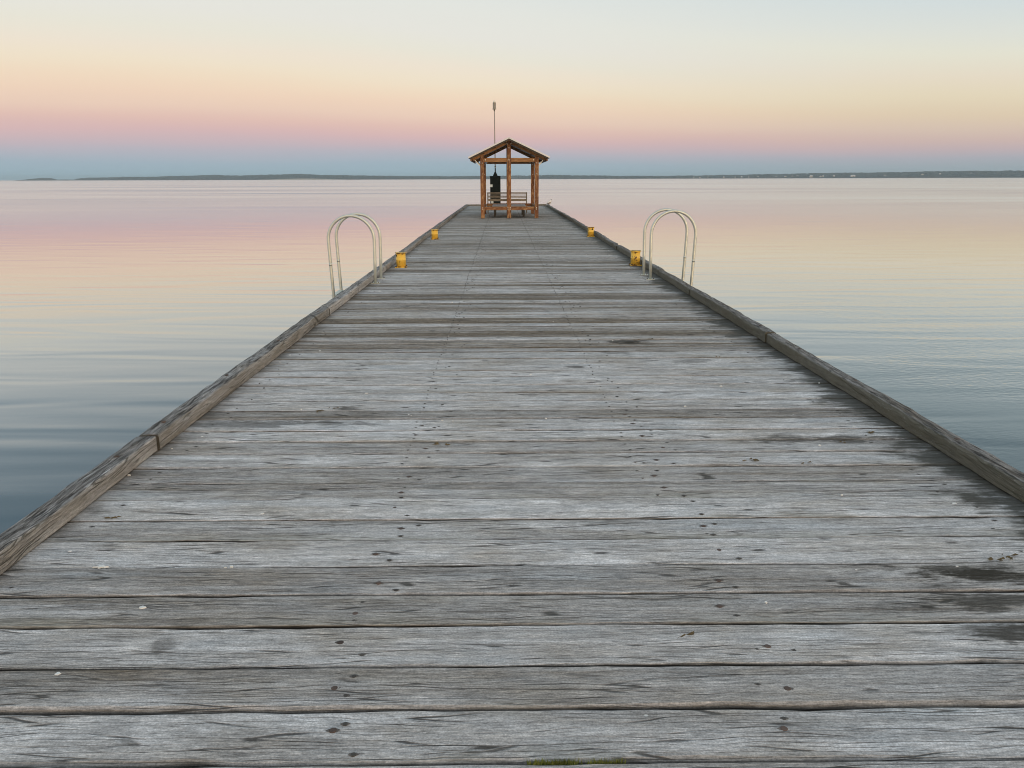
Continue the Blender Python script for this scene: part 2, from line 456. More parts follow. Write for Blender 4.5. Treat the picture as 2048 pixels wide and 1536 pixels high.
M['bird_dark'] = make_plain('black_feathers', (.016, .016, .018), .7, .3)
M['beak'] = make_plain('dark_beak', (.05, .045, .04), .5, .2)
M['guano'] = make_plain('dried_guano', (.72, .72, .70), .8, .12)
M['moss'] = make_plain('bright_moss', (.20, .23, .05), .9, .4)
M['leaf'] = make_plain('dry_leaf_scraps', (.10, .075, .035), .8, .4)
M['house_wall'] = make_plain('pale_house_wall', (.62, .60, .56), .8, .1)
M['house_roof'] = make_plain('house_roof', (.30, .29, .30), .7, .15)
M['house_roof_pale'] = make_plain('pale_house_roof', (.75, .75, .74), .6, .08)
M['window'] = make_plain('house_window', (.03, .035, .04), .2, .1)
M['beach'] = make_plain('sand', (.42, .36, .28), .95, .1)

def make_yellow():
    m, t, b = mat_new('chipped_yellow_paint')
    P, P0, rnd = obj_coord(t)
    n = t.noise(P, 11.0, 5, .7); n2 = t.noise(P, 45.0, 3, .6)
    col = t.mix(t.rng(n, .3, .7), (.82, .48, .05), (.90, .60, .10))
    z = t.sep(P0)[2]
    chip = t.rng(t.math('ADD', n, t.math('MULTIPLY', t.rng(t.math('ABSOLUTE', t.math('SUBTRACT', z, .14)), .10, .15), .14)), .57, .63)
    col = t.mix(chip, col, t.mix(n2, (.05, .025, .015), (.22, .11, .05)))
    t.put(b.inputs['Base Color'], col); t.put(b.inputs['Roughness'], t.rng(chip, 0, 1, .42, .85))
    bump(t, b, t.math('SUBTRACT', t.math('MULTIPLY', n2, .001), t.math('MULTIPLY', chip, .0015)), .8)
    return m
M['yellow'] = make_yellow()

def make_water():
    m, t, b = mat_new('calm_bay_water')
    t.n.remove(b)
    geo = t.node('ShaderNodeNewGeometry'); W = geo.outputs['Position']
    x, y, z = t.sep(W)[:3]
    dist = t.math('SQRT', t.math('ADD', t.math('MULTIPLY', x, x), t.math('MULTIPLY', y, y)))
    near = t.rng(dist, 5, 42, 1.0, .30)
    # long low undulations nearly parallel to the shore, then finer wavelets
    a = t.scale(W, (.17, .80, 0)); ang = t.vmath('ADD', a, t.comb(0.0, t.math('MULTIPLY', x, .035), 0.0))
    h1 = t.math('MULTIPLY', t.noise(ang, 1.0, 1, .45, .8), .036)
    h2 = t.math('MULTIPLY', t.noise(t.vmath('ADD', t.scale(W, (.45, 2.1, 0)), (7, 3, 0)), 1.0, 2, .5, .3), .0024)
    # capillary ripples in patches, mostly on the right of the jetty
    rip_n = t.noise(t.vmath('ADD', t.scale(W, (5.0, 11.5, 0)), t.comb(0.0, t.math('MULTIPLY', x, -2.6), 0.0)), 1.0, 2, .5)
    patch = t.math('MULTIPLY', t.rng(t.math('ADD', t.noise(t.scale(W, (.11, .16, 0)), 1.0, 2), t.rng(x, -6, 9, -.16, .12)), .46, .60), t.rng(dist, 40, 14))
    h3 = t.math('MULTIPLY', t.math('MULTIPLY', rip_n, patch), .0062)
    h4 = t.math('MULTIPLY', t.noise(t.scale(W, (1.1, 4.2, 0)), 1.0, 3, .55), .0006)
    h = t.math('MULTIPLY', t.math('ADD', t.math('ADD', h1, h2), h4), near)
    h = t.math('ADD', h, h3)
    bn = t.node('ShaderNodeBump'); bn.inputs['Strength'].default_value = 1.0; bn.inputs['Distance'].default_value = 1.0
    t.put(bn.inputs['Height'], h)
    # breeze lanes further out roughen the mirror
    st = t.noise(t.scale(W, (.0032, .022, 0)), 1.0, 4, .6)
    st2 = t.noise(t.scale(W, (.012, .10, 0)), 1.0, 3, .6)
    far = t.rng(dist, 38, 130, 0, 1, smooth=True)
    rough = t.math('MULTIPLY_ADD', far, t.math('ADD', .108, t.math('ADD', t.math('MULTIPLY', t.math('SUBTRACT', st, .5), .26), t.math('MULTIPLY', t.math('SUBTRACT', st2, .5), .14))), .045)
    gl = t.node('ShaderNodeBsdfGlossy'); gl.inputs['Color'].default_value = (.97, .97, .97, 1)
    t.put(gl.inputs['Roughness'], rough); t.l.new(bn.outputs[0], gl.inputs['Normal'])
    df = t.node('ShaderNodeBsdfDiffuse'); t.put(df.inputs['Color'], t.mix(t.rng(x, -8, 8), (.036, .092, .140), (.006, .042, .060)))
    fr = t.node('ShaderNodeFresnel'); fr.inputs['IOR'].default_value = 1.333; t.l.new(bn.outputs[0], fr.inputs['Normal'])
    fc = t.ramp(fr.outputs[0], [(0.0, (0, 0, 0)), (.08, (.075,) * 3), (.13, (.155,) * 3), (.22, (.38,) * 3), (.35, (.62,) * 3), (.55, (.83,) * 3), (.8, (.92,) * 3), (1.0, (.96,) * 3)])
    mx = t.node('ShaderNodeMixShader')
    t.l.new(fc, mx.inputs[0]); t.l.new(df.outputs[0], mx.inputs[1]); t.l.new(gl.outputs[0], mx.inputs[2])
    out = [n for n in t.n if n.type == 'OUTPUT_MATERIAL'][0]
    t.l.new(mx.outputs[0], out.inputs[0])
    return m
M['water'] = make_water()

def make_terrain():
    m, t, b = mat_new('far_scrub_land')
    geo = t.node('ShaderNodeNewGeometry'); W = geo.outputs['Position']
    z = t.sep(W)[2]
    n = t.noise(t.scale(W, (.012, .012, .05)), 1.0, 5, .65)
    n2 = t.noise(t.scale(W, (.003, .003, .0)), 1.0, 3, .6)
    col = t.mix(t.rng(n, .35, .65), (.060, .070, .075), (.095, .104, .106))
    low = t.math('MULTIPLY', t.rng(z, 7, 0), t.rng(n2, .35, .6, .2, 1))
    col = t.mix(t.math('MULTIPLY', low, .75), col, (.15, .11, .095))
    t.put(b.inputs['Base Color'], col); b.inputs['Roughness'].default_value = 1.0
    b.inputs['Specular IOR Level'].default_value = 0.0
    return m
M['land'] = make_terrain()
M['scrub'] = make_plain('dark_scrub_leaves', (.072, .084, .086), 1.0, .3)

# ------------------------------------------------------------------ water and far shore
WATER_Z = -1.8
def grid_plane(name, xs, ys, z, mat):
    vs = [(x, y, z) for y in ys for x in xs]
    nx = len(xs)
    fs = [(j * nx + i, j * nx + i + 1, (j + 1) * nx + i + 1, (j + 1) * nx + i) for j in range(len(ys) - 1) for i in range(nx - 1)]
    return mesh_obj(name, vs, fs, mat)
water = grid_plane('sea_water', [-60000, -8000, -1000, 0, 1000, 8000, 60000], [-20000, -1000, 0, 200, 1000, 8000, 70000], WATER_Z, M['water'])
water['kind'] = 'structure'
seabed = grid_plane('seabed', [-60000, 60000], [-20000, 70000], -9.0, M['under']); seabed['kind'] = 'structure'

RIDGE = [(38, .4), (60, 2.2), (90, 4.4), (108, 4.0), (121, 1.6), (140, 2.2), (152, 1.4), (170, 3.6), (240, 5.6), (300, 6.2), (380, 8.0), (430, 9.2), (480, 8.0),
         (540, 9.8), (590, 11.0), (610, 10.8), (650, 8.6), (700, 7.6), (800, 6.4), (900, 5.2), (960, 5.2), (1010, 6.0), (1060, 6.6),
         (1105, 7.4), (1160, 6.0), (1240, 5.0), (1350, 4.6), (1430, 5.4), (1520, 7.4), (1600, 8.6), (1700, 10.0), (1800, 11.0),
         (1900, 12.2), (2048, 13.4), (2200, 14.2), (2500, 15), (2900, 12)]
def ridge_px(u):
    for (a, ha), (b_, hb) in zip(RIDGE, RIDGE[1:]):
        if a <= u <= b_: return ha + (hb - ha) * (u - a) / (b_ - a)
    return RIDGE[0][1] if u < RIDGE[0][0] else RIDGE[-1][1]
def shore_d(u):
    return 5000.0 + (3400.0 - 5000.0) * min(max((u - 40) / 2000.0, 0), 1.3)
def shore_pt(u, back=0.0):
    D = shore_d(u) + back
    return Vector(((u - 1006) / F_PX * D, D / math.cos(PITCH), WATER_Z))
rnd = random.Random(3)
nz = Wob(rnd, [.004, .011, .027, .06], .35)
us = [38 + i * 5.0 for i in range(int((2900 - 38) / 5) + 1)]
prof = [(0, -.02), (20, .10), (70, .30), (170, .62), (300, .88), (420, 1.0), (560, .90), (800, .45), (1100, -.05)]
tv, tf = [], []
for i, u in enumerate(us):
    H = max(ridge_px(u) + nz(u) * min(1, ridge_px(u) / 3), .3) * (shore_d(u) + 420) / 1592.0
    for j, (bk, f) in enumerate(prof):
        p = shore_pt(u, bk); p.z += H * f + (rnd.uniform(-.6, .6) if 0 < j < len(prof) - 1 else 0) * min(1, H / 12); tv.append(p)
nj = len(prof)
for i in range(len(us) - 1):
    for j in range(nj - 1):
        tf.append((i * nj + j, (i + 1) * nj + j, (i + 1) * nj + j + 1, i * nj + j + 1))
land = mesh_obj('far_hills', tv, tf, M['land']); land['kind'] = 'structure'

def land_z(u, bk):
    H = max(ridge_px(u) + nz(u) * min(1, ridge_px(u) / 3), .3) * (shore_d(u) + 420) / 1592.0
    for (a, fa), (b_, fb_) in zip(prof, prof[1:]):
        if a <= bk <= b_: return WATER_Z + H * (fa + (fb_ - fa) * (bk - a) / (b_ - a))
    return WATER_Z
# scrub and bush over the hills, nobody could count it
sv, sf = [], []
rnd = random.Random(21)
for _ in range(5200):
    u = rnd.uniform(45, 2500); bk = rnd.uniform(45, 560)
    if ridge_px(u) < 2.5: continue
    p = shore_pt(u, bk); z = land_z(u, bk)
    rx = rnd.uniform(5, 15); rz = rnd.uniform(2.0, 4.2)
    k = len(sv); a0 = rnd.uniform(0, 6.28)
    for q in range(5):
        aa = a0 + q * 2 * math.pi / 5; rr = rx * rnd.uniform(.7, 1.2)
        sv.append((p.x + rr * math.cos(aa), p.y + rr * math.sin(aa), z - .6))
    for q in range(5):
        aa = a0 + (q + .5) * 2 * math.pi / 5; rr = rx * rnd.uniform(.5, .85)
        sv.append((p.x + rr * math.cos(aa), p.y + rr * math.sin(aa), z + rz * rnd.uniform(.5, .8)))
    sv.append((p.x, p.y, z + rz))
    for q in range(5):
        q2 = (q + 1) % 5
        sf += [(k + q, k + q2, k + 5 + q), (k + q2, k + 5 + q2, k + 5 + q), (k + 5 + q, k + 5 + q2, k + 10)]
scrub = mesh_obj('far_scrub', sv, sf, M['scrub']); scrub['kind'] = 'stuff'
# a pale strip of sand on the far left shore
bv, bf = [], []
for i in range(40):
    u = 520 + i * 4.4; k = math.sin(math.pi * i / 39)
    for bk, zz in ((-14, -.3), (-4, .5), (26, .9 + 5.2 * k), (70, .2 + 8.0 * k)):
        p = shore_pt(u, bk); p.z += zz; bv.append(p)
for i in range(39):
    for j in range(3):
        bf.append((i * 4 + j, (i + 1) * 4 + j, (i + 1) * 4 + j + 1, i * 4 + j + 1))
bch = mesh_obj('beach', bv, bf, M['beach']); bch['kind'] = 'structure'

# houses along the right-hand far shore
def make_house(w_, d_, h_, rh, pale):
    wall = bmesh.new(); add_box(wall, (-w_ / 2, -d_ / 2, -3), (w_ / 2, d_ / 2, h_))
    roof = bmesh.new()
    o = .6
    v = [roof.verts.new(c) for c in ((-w_ / 2 - o, -d_ / 2 - o, h_ + .02), (w_ / 2 + o, -d_ / 2 - o, h_ + .02), (w_ / 2 + o, d_ / 2 + o, h_ + .02), (-w_ / 2 - o, d_ / 2 + o, h_ + .02),
                                     (-w_ / 2 + 1.5, 0, h_ + rh), (w_ / 2 - 1.5, 0, h_ + rh))]
    for f in ((0, 1, 5, 4), (1, 2, 5), (2, 3, 4, 5), (3, 0, 4), (3, 2, 1, 0)): roof.faces.new([v[i] for i in f])
    return wall, roof
def place_house(u, bk, up, w_, h_, rh, label, pale=False, group=None, nwin=0):
    p = shore_pt(u, bk); p.z = land_z(u, bk) + up
    t_ = thing('house', label, 'house', p, random.uniform(-.2, .2), group)
    wb, rb = make_house(w_, w_ * .6, h_, rh, pale)
    bm_obj('wall', wb, M['house_wall'], t_); bm_obj('roof', rb, M['house_roof_pale' if pale else 'house_roof'], t_)
    for k in range(nwin):
        x = -w_ / 2 + (k + .5) * w_ / nwin
        f = box('window', (x - .9, -w_ * .3 - .06, 1.0), (x + .9, -w_ * .3 + .1, h_ - .8), M['window'], t_, bevel=0)
ORD = 'first second third fourth fifth sixth seventh eighth ninth tenth eleventh twelfth'.split()
HS = [(1390, 60, 7), (1402, 50, 8), (1418, 70, 6), (1450, 60, 7), (1473, 45, 5), (1486, 80, 8), (1500, 70, 6), (1519, 75, 6), (1555, 80, 9), (1574, 70, 9),
      (1588, 85, 8), (1598, 90, 10), (1645, 60, 8), (1650, 75, 7), (1672, 80, 9), (1775, 90, 10), (1850, 120, 10), (1886, 140, 7), (1948, 150, 8)]
for i, (u, bk, w_) in enumerate(HS):
    if u < 1626: lb = 'tiny pale house in scrub, %s from the left end of the far right shore' % (ORD[i] if i else 'outermost')
    elif u < 1710: lb = 'tiny pale house in scrub, %s one right of the bright white house' % ORD[i - 12]
    else: lb = 'tiny pale house on the wooded slope, %s one right of the widest pale house' % ORD[i - 15]
    place_house(u, bk, .5, w_, 3.2, 1.8, lb, random.random() < .4, 'houses scattered on the far right shore', 2)
place_house(1626, 40, .5, 14, 5.5, 3.0, 'bright white house nearest the water on the far shore, left of a wider one', True, None, 4)
place_house(1710, 55, .8, 20, 5.0, 3.0, 'widest pale house on the far right shore, low and long under dark scrub', True, None, 5)

# ------------------------------------------------------------------ the jetty
XL, XR = -2.105, 2.63              # inner faces of the two kerbs
Y_END = 47.6
SKEW = R(-0.30)
pier = thing('jetty', 'long jetty of weathered grey timber planks with low kerbs running out over the calm bay', 'jetty')
NEAR_EDGES = [1.828, 2.061, 2.279, 2.525, 2.745, 2.979, 3.224, 3.444, 3.688, 3.909, 4.144, 4.377, 4.595, 4.804, 5.065, 5.267, 5.511, 5.733,
              5.972, 6.231, 6.439, 6.679, 6.896, 7.18, 7.373]
NEAR_TONE = [.12, .42, .18, .42, .36, .10, .24, .08, .34, .34, .16, .38, .10, .16, .52, .18, .12, .16, .10, .14, .18, .12, .14, .42]
NEAR_LIGHT = [1.0, .94, 1.06, .92, .92, 1.08, .98, 1.12, .94, .92, 1.06, .92, 1.12, 1.06, .86, 1.06, 1.08, 1.04, 1.08, 1.08, 1.04, 1.06, 1.0, .9]
rnd = random.Random(11)
planks = []                        # (y0, y1, tone, light)
e = [NEAR_EDGES[0]]
while e[0] > -4.0: e.insert(0, e[0] - rnd.uniform(.215, .245))
n_before = len(e) - 1
e += NEAR_EDGES[1:]
while e[-1] < Y_END + .08: e.append(e[-1] + rnd.choice((rnd.uniform(.19, .25), rnd.uniform(.21, .24), rnd.uniform(.14, .2))))
for i in range(len(e) - 1):
    y = (e[i] + e[i + 1]) / 2; k = i - n_before
    if k < 0: tn, lt = rnd.uniform(.1, .4), 1.0
    elif k < len(NEAR_TONE): tn, lt = NEAR_TONE[k], NEAR_LIGHT[k] * (1.05 if k > 4 else 1.0)
    elif y < 12.15: tn, lt = rnd.choice((.95, .15, .75, .9, .1, .45, .7, .25)), rnd.uniform(.84, 1.08)
    elif y < 13.6: tn, lt = rnd.choice((.05, .1, .15)), rnd.uniform(1.0, 1.12)
    elif y < 27: tn, lt = rnd.choice((.75, .5, .35, .55, .08, .3)), rnd.uniform(.78, 1.14)
    else: tn, lt = rnd.uniform(.15, .6), rnd.uniform(.74, 1.06)
    planks.append((e[i], e[i + 1], tn, lt))

TH = .075
def plank_mesh(w_, L, nseg, rn, detail):
    """rounded, uneven board: local X along it, Y across, top at Z=0"""
    fe = Wob(rn, [.35, .9, 2.1, 4.7], .0022 if detail else .0016); be = Wob(rn, [.4, 1.1, 2.6, 5.3], .0022 if detail else .0016)
    hz_ = Wob(rn, [.22, .6, 1.3], .0011); rf = Wob(rn, [.5, 1.7, 3.9], .0035)
    r0 = rn.choice((.004, .006, .008, .013)); tilt = rn.uniform(-.0018, .0018)
    chips = [(rn.uniform(-L / 2, L / 2), rn.uniform(.02, .14), rn.uniform(.004, .013), rn.random() < .6) for _ in range(rn.randint(2, 6))] if detail else []
    xs = [-L / 2 + L * i / nseg + (rn.uniform(-.3, .3) * L / nseg if 0 < i < nseg else 0) for i in range(nseg + 1)]
    vs, at, fs, gr = [], [], [], []
    e0, e1 = rn.uniform(-.015, .015), rn.uniform(-.015, .015)
    for i, x in enumerate(xs):
        cf = sum(dp * max(0, 1 - abs(x - cx) / cw) for cx, cw, dp, fr in chips if fr)
        cb = sum(dp * max(0, 1 - abs(x - cx) / cw) for cx, cw, dp, fr in chips if not fr)
        yf = -w_ / 2 + fe(x) + cf; yb = w_ / 2 + be(x) - cb; r = max(.003, r0 + rf(x)); z = hz_(x)
        zf = z - tilt; zb = z + tilt
        if i == 0: x += e0
        if i == nseg: x += e1
        ring = [(yf + .006, -TH), (yf, zf - r * 1.5), (yf + r * .35, zf - r * .45), (yf + r * 1.1, zf), (0, z + .0012),
                (yb - r * .8, zb), (yb - r * .25, zb - r * .35), (yb, zb - r * 1.1), (yb - .006, -TH)]
        vs += [(x, a, c) for a, c in ring]
        at += [0, 0, .8, .7, 0, .2, .45, 0, 0]; gr += [1, 1, .45, 0, 0, 0, .35, 1, 1]
    nr = 9
    for i in range(nseg):
        for j in range(nr):
            j2 = (j + 1) % nr
            fs.append((i * nr + j, (i + 1) * nr + j, (i + 1) * nr + j2, i * nr + j2))
    fs.append(tuple(range(nr))); fs.append(tuple(nseg * nr + j for j in reversed(range(nr))))
    return vs, fs, at, gr

PX0, PX1 = XL - .135, XR + .115
bolt_me = {}
def bolt_mesh(key, r, hgt, n=10):
    bm = bmesh.new(); add_lathe(bm, [(r, -.02), (r, hgt * .5), (r * .72, hgt)], n)
    bmesh.ops.recalc_face_normals(bm, faces=bm.faces)
    lens = bm.faces.new([bm.verts.new((r * 1.9 * math.cos(k * math.pi / 7), r * .85 * math.sin(k * math.pi / 7) * abs(math.sin(k * math.pi / 7)), .0013)) for k in range(14)])
    lens.material_index = 1                       # dark iron-stained check in the board round the head
    me = bpy.data.meshes.new(key); bm.to_mesh(me); bm.free()
    me.materials.append(M['rust' if r > .0105 else 'spike']); me.materials.append(M['hole_stain']); bolt_me[key] = me
bolt_mesh('big', .0118, .0030); bolt_mesh('mid', .0086, .0018); bolt_mesh('small', .0062, .0014, 8)
far_nails = bmesh.new()
far_tip = []
rb = random.Random(5)
for i, (y0, y1, tn, lt) in enumerate(planks):
    yc = (y0 + y1) / 2
    near = yc < 8.5
    gap = rnd.uniform(.004, .0085) if yc < 3.6 else rnd.uniform(.007, .013) if yc < 12 else rnd.uniform(.012, .026)
    vs, fs, at, gr = plank_mesh(y1 - y0 - gap, PX1 - PX0, 64 if yc < 5.5 else (40 if near else 14), rnd, near)
    xc = (PX0 + PX1) / 2
    zc = rnd.uniform(-.0018, .0018)
    # edges were measured on the line X = 0, the boards lie slightly out of square
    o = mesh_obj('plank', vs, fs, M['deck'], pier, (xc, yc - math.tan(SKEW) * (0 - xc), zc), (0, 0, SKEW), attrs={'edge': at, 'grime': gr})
    o['tone'] = tn; o['light'] = lt; o['moss'] = 0.0
    # fixings over the bearers: a big spike head with smaller nails beside it
    spots = []
    for bx in (-.49, .90):
        j = rb.gauss(0, .045)
        spots.append(('big', bx + j - .02, rb.uniform(-.03, .03)))
        if rb.random() < .7: spots.append(('mid', bx + j + rb.uniform(-.01, .06), rb.uniform(.04, .08)))
        if rb.random() < .7: spots.append(('mid', bx + j + rb.uniform(-.02, .07), rb.uniform(-.085, -.045)))
        if rb.random() < .35: spots.append(('small', bx + rb.uniform(-.10, .10), rb.uniform(-.08, .08)))
    for bx in (-1.95, 2.32):
        if rb.random() < .85: spots.append(('mid', bx + rb.uniform(-.06, .06), rb.uniform(.02, .07)))
        if rb.random() < .6: spots.append(('small', bx + rb.uniform(-.06, .06), rb.uniform(-.07, -.02)))
    for bx in (-.585, .76):                        # the tight running line of nails
        if yc > 3.9:
            for q in (.05, -.05): spots.append(('small', bx + rb.uniform(-.012, .012), q + rb.uniform(-.012, .012)))
    for kind, bx, by in spots:
        lx = bx - xc
        if yc > 5.3 and kind != 'small' and rb.random() < .62: continue
        if 1.6 < yc < 5.3:
            if rb.random() < .06: continue
            b_ = bpy.data.objects.new('spike_head', bolt_me[kind]); link(b_, o)
            b_.location = (lx, by, .0006 + rb.uniform(-.0012, .0006)); b_.rotation_euler = (rb.uniform(-.06, .06), rb.uniform(-.06, .06), rb.uniform(-.12, .12))
        else:
            rr = {'big': .0128, 'mid': .0095, 'small': .0068}[kind] * (1.0 if yc < 9 else 1.1)
            wy = yc - math.tan(SKEW) * (0 - xc) + by + math.tan(SKEW) * lx
            add_lathe(far_nails, [(rr, -.02), (rr * .9, .0035)], 6, c=(bx, wy, zc))
nh = bm_obj('nail_heads', far_nails, M['spike'], pier); nh['kind'] = 'stuff'

# kerb beams with scarfed, uneven ends
def kerb_beam(x_in, side, y0, y1, w_, h_, moss, tn, lt, seed, wob=.008):
    rn = random.Random(seed); L = y1 - y0; n = max(6, int(L / .11))
    a = Wob(rn, [.12, .31, .8, 2.2], wob); bz = Wob(rn, [.15, .45, 1.2, 3.1], wob * .8); ch = Wob(rn, [.7, 2.3, 5.1], .0035)
    vs, fs, at = [], [], []
    chips = [(rn.uniform(-L / 2, L / 2), rn.uniform(.05, .3), rn.uniform(.006, .022)) for _ in range(int(L * 2))]
    xs = [-L / 2, -L / 2 + .008] + [-L / 2 + L * i / n for i in range(1, n)] + [L / 2 - .008, L / 2]; n += 2; gr = []
    for i in range(n + 1):
        x = xs[i]; gr += [0 if 0 < i < n else 1] * 9
        c = sum(dp * max(0, 1 - abs(x - cx) / cw) for cx, cw, dp in chips)
        end = 1.0 if 0 < i < n else .0
        s_, zt, r = a(x), h_ + bz(x) - (.004 if not end else 0), max(.004, .007 + ch(x) + c * .7)
        r2 = max(.006, .016 + ch(x + 9))
        # y>0 is the inner face after rotation
        ring = [(-w_ / 2 + s_, .004), (w_ / 2 + s_, .004), (w_ / 2 + s_ + .002, zt - r * 1.4), (w_ / 2 + s_ - r * .45, zt - r * .35), (w_ / 2 + s_ - r * 1.5, zt),
                (s_, zt + rn.uniform(-.0035, .0035)), (-w_ / 2 + s_ + r2 * 1.4, zt - .002), (-w_ / 2 + s_ + r2 * .3, zt - r2 * .5), (-w_ / 2 + s_, zt - r2 * 1.4)]
        vs += [(x, p, q) for p, q in ring]; at += [0, 0, .2, .45, .2, 0, .1, .3, .1]
    nr = 9
    for i in range(n):
        for j in range(nr):
            j2 = (j + 1) % nr
            fs.append((i * nr + j, i * nr + j2, (i + 1) * nr + j2, (i + 1) * nr + j))
    fs.append(tuple(reversed(range(nr)))); fs.append(tuple(n * nr + j for j in range(nr)))
    rz = -math.pi / 2 if side < 0 else math.pi / 2
    o = mesh_obj('kerb_beam', vs, fs, M['kerb'], pier, (x_in + side * w_ / 2, (y0 + y1) / 2, 0.004), (0, 0, rz), attrs={'edge': at, 'grime': gr})
    o['moss'] = moss; o['tone'] = tn; o['light'] = lt
    x = -L / 2 + .35
    while x < L / 2 - .2:                         # rusted holding-down bolts sunk in the top
        b_ = bpy.data.objects.new('bolt_head', bolt_me['big']); link(b_, o)
        b_.location = (x, a(x) + rn.uniform(-.015, .015), h_ + bz(x) + .001); b_.scale = (1.25, 1.25, 1.4)
        x += rn.uniform(1.0, 1.7)
    return o
left_j = [-4.0, -.3, 4.45, 9.26, 13.88, 18.7, 23.4, 28.2, 32.9, 37.6, 42.3, Y_END]
right_j = [-4.0, 2.55, 7.5, 10.75, 13.0, 17.9, 22.6, 27.4, 32.1, 36.9, 41.6, Y_END]
lt_l = [1, .95, .95, 1.1, 1.0, .9, .8, .8, .75, .75, .8]
for k, (a_, b_) in enumerate(zip(left_j, left_j[1:])):
    kerb_beam(XL + rnd.uniform(-.006, .006), -1, a_ + .003, b_ - .003, .125, .100 + rnd.uniform(-.006, .008), .45 if k < 3 else .35, .34 if k != 3 else .12, lt_l[k], 100 + k, .0042)
for k, (a_, b_) in enumerate(zip(right_j, right_j[1:])):
    kerb_beam(XR + rnd.uniform(-.012, .012), 1, a_ + .003, b_ - .003, .110, .098 + rnd.uniform(-.006, .010), .95, .45, .85, 200 + k, .0055 if k < 5 else .011)
# kerb across the seaward end
o = kerb_beam(0, -1, 0, PX1 - PX0 - .26, .12, .10, .6, .5, .8, 300)
o.location = ((PX0 + PX1) / 2, Y_END - .02, .006); o.rotation_euler = (0, 0, math.pi)
# bearers, piles and half-caps below the deck
for x in (-1.95, -.49, .90, 2.32):
    box('bearer', (x - .10, -4.0, -.33), (x + .10, Y_END - .05, -TH - .006), M['under'], pier)
pile_me = None
for k in range(11):
    y = 1.2 + k * 4.6
    box('crosshead', (PX0 + .05, y - .12, -.62), (PX1 - .05, y + .12, -.333), M['under'], pier)
    for x in (-1.7, .25, 2.15):
        if pile_me is None:
            bm = bmesh.new(); add_lathe(bm, [(.17, -7.0), (.165, -.62)], 14); p_ = bm_obj('pile', bm, M['under'], pier, (x, y, 0)); pile_me = p_.data
        else:
            p_ = bpy.data.objects.new('pile', pile_me); link(p_, pier); p_.location = (x, y, 0)

# ------------------------------------------------------------------ mooring bollards
def bollard(x, y, label, h_, hole_ang, seed):
    t_ = thing('mooring_bollard', label, 'bollard', (x, y, .004), 0, 'yellow mooring bollards along the kerbs')
    bm = bmesh.new(); add_lathe(bm, [(.088, .018), (.088, .135), (.0905, .137), (.0905, .141), (.088, .143), (.088, h_ - .014)], 28); bm_obj('post', bm, M['yellow'], t_)
    bm = bmesh.new(); add_lathe(bm, [(.104, h_ - .014), (.106, h_ - .010), (.106, h_ - .002), (.102, h_)], 28); bm_obj('cap', bm, M['yellow'], t_)
    bm = bmesh.new(); add_box(bm, (-.105, -.105, 0), (.105, .105, .018), .003); bm_obj('base_plate', bm, M['yellow'], t_, rot=(0, 0, .05))
    for sx in (-1, 1):
        for sy in (-1, 1):
            bm = bmesh.new(); add_lathe(bm, [(.012, .018), (.012, .032), (.006, .034)], 6, smooth=False, c=(sx * .088, sy * .088, 0)); bm_obj('bolt', bm, M['rust'], t_)
    # drain hole below the cap
    bm = bmesh.new(); add_lathe(bm, [(.021, 0), (.021, .006)], 14)
    a = hole_ang
    hb = bm_obj('hole', bm, M['hole'], t_, (math.sin(a) * .0835, -math.cos(a) * .0835, h_ - .055), (math.pi / 2, 0, a))
    return t_
bollard(-1.895, 14.45, 'yellow bollard beside the left kerb just past the left ladder, dark hole under its cap', .277, R(-62), 1)
bollard(-1.855, 21.35, 'smaller-looking yellow bollard at the left kerb, farther out than the one by the left ladder', .262, R(120), 2)
bollard(2.505, 14.62, 'yellow bollard at the right kerb partly hidden behind the right ladder rail', .277, R(-150), 3)
bollard(2.50, 22.15, 'yellow bollard at the right kerb, farther out, dark hole facing the shore', .262, R(25), 4)

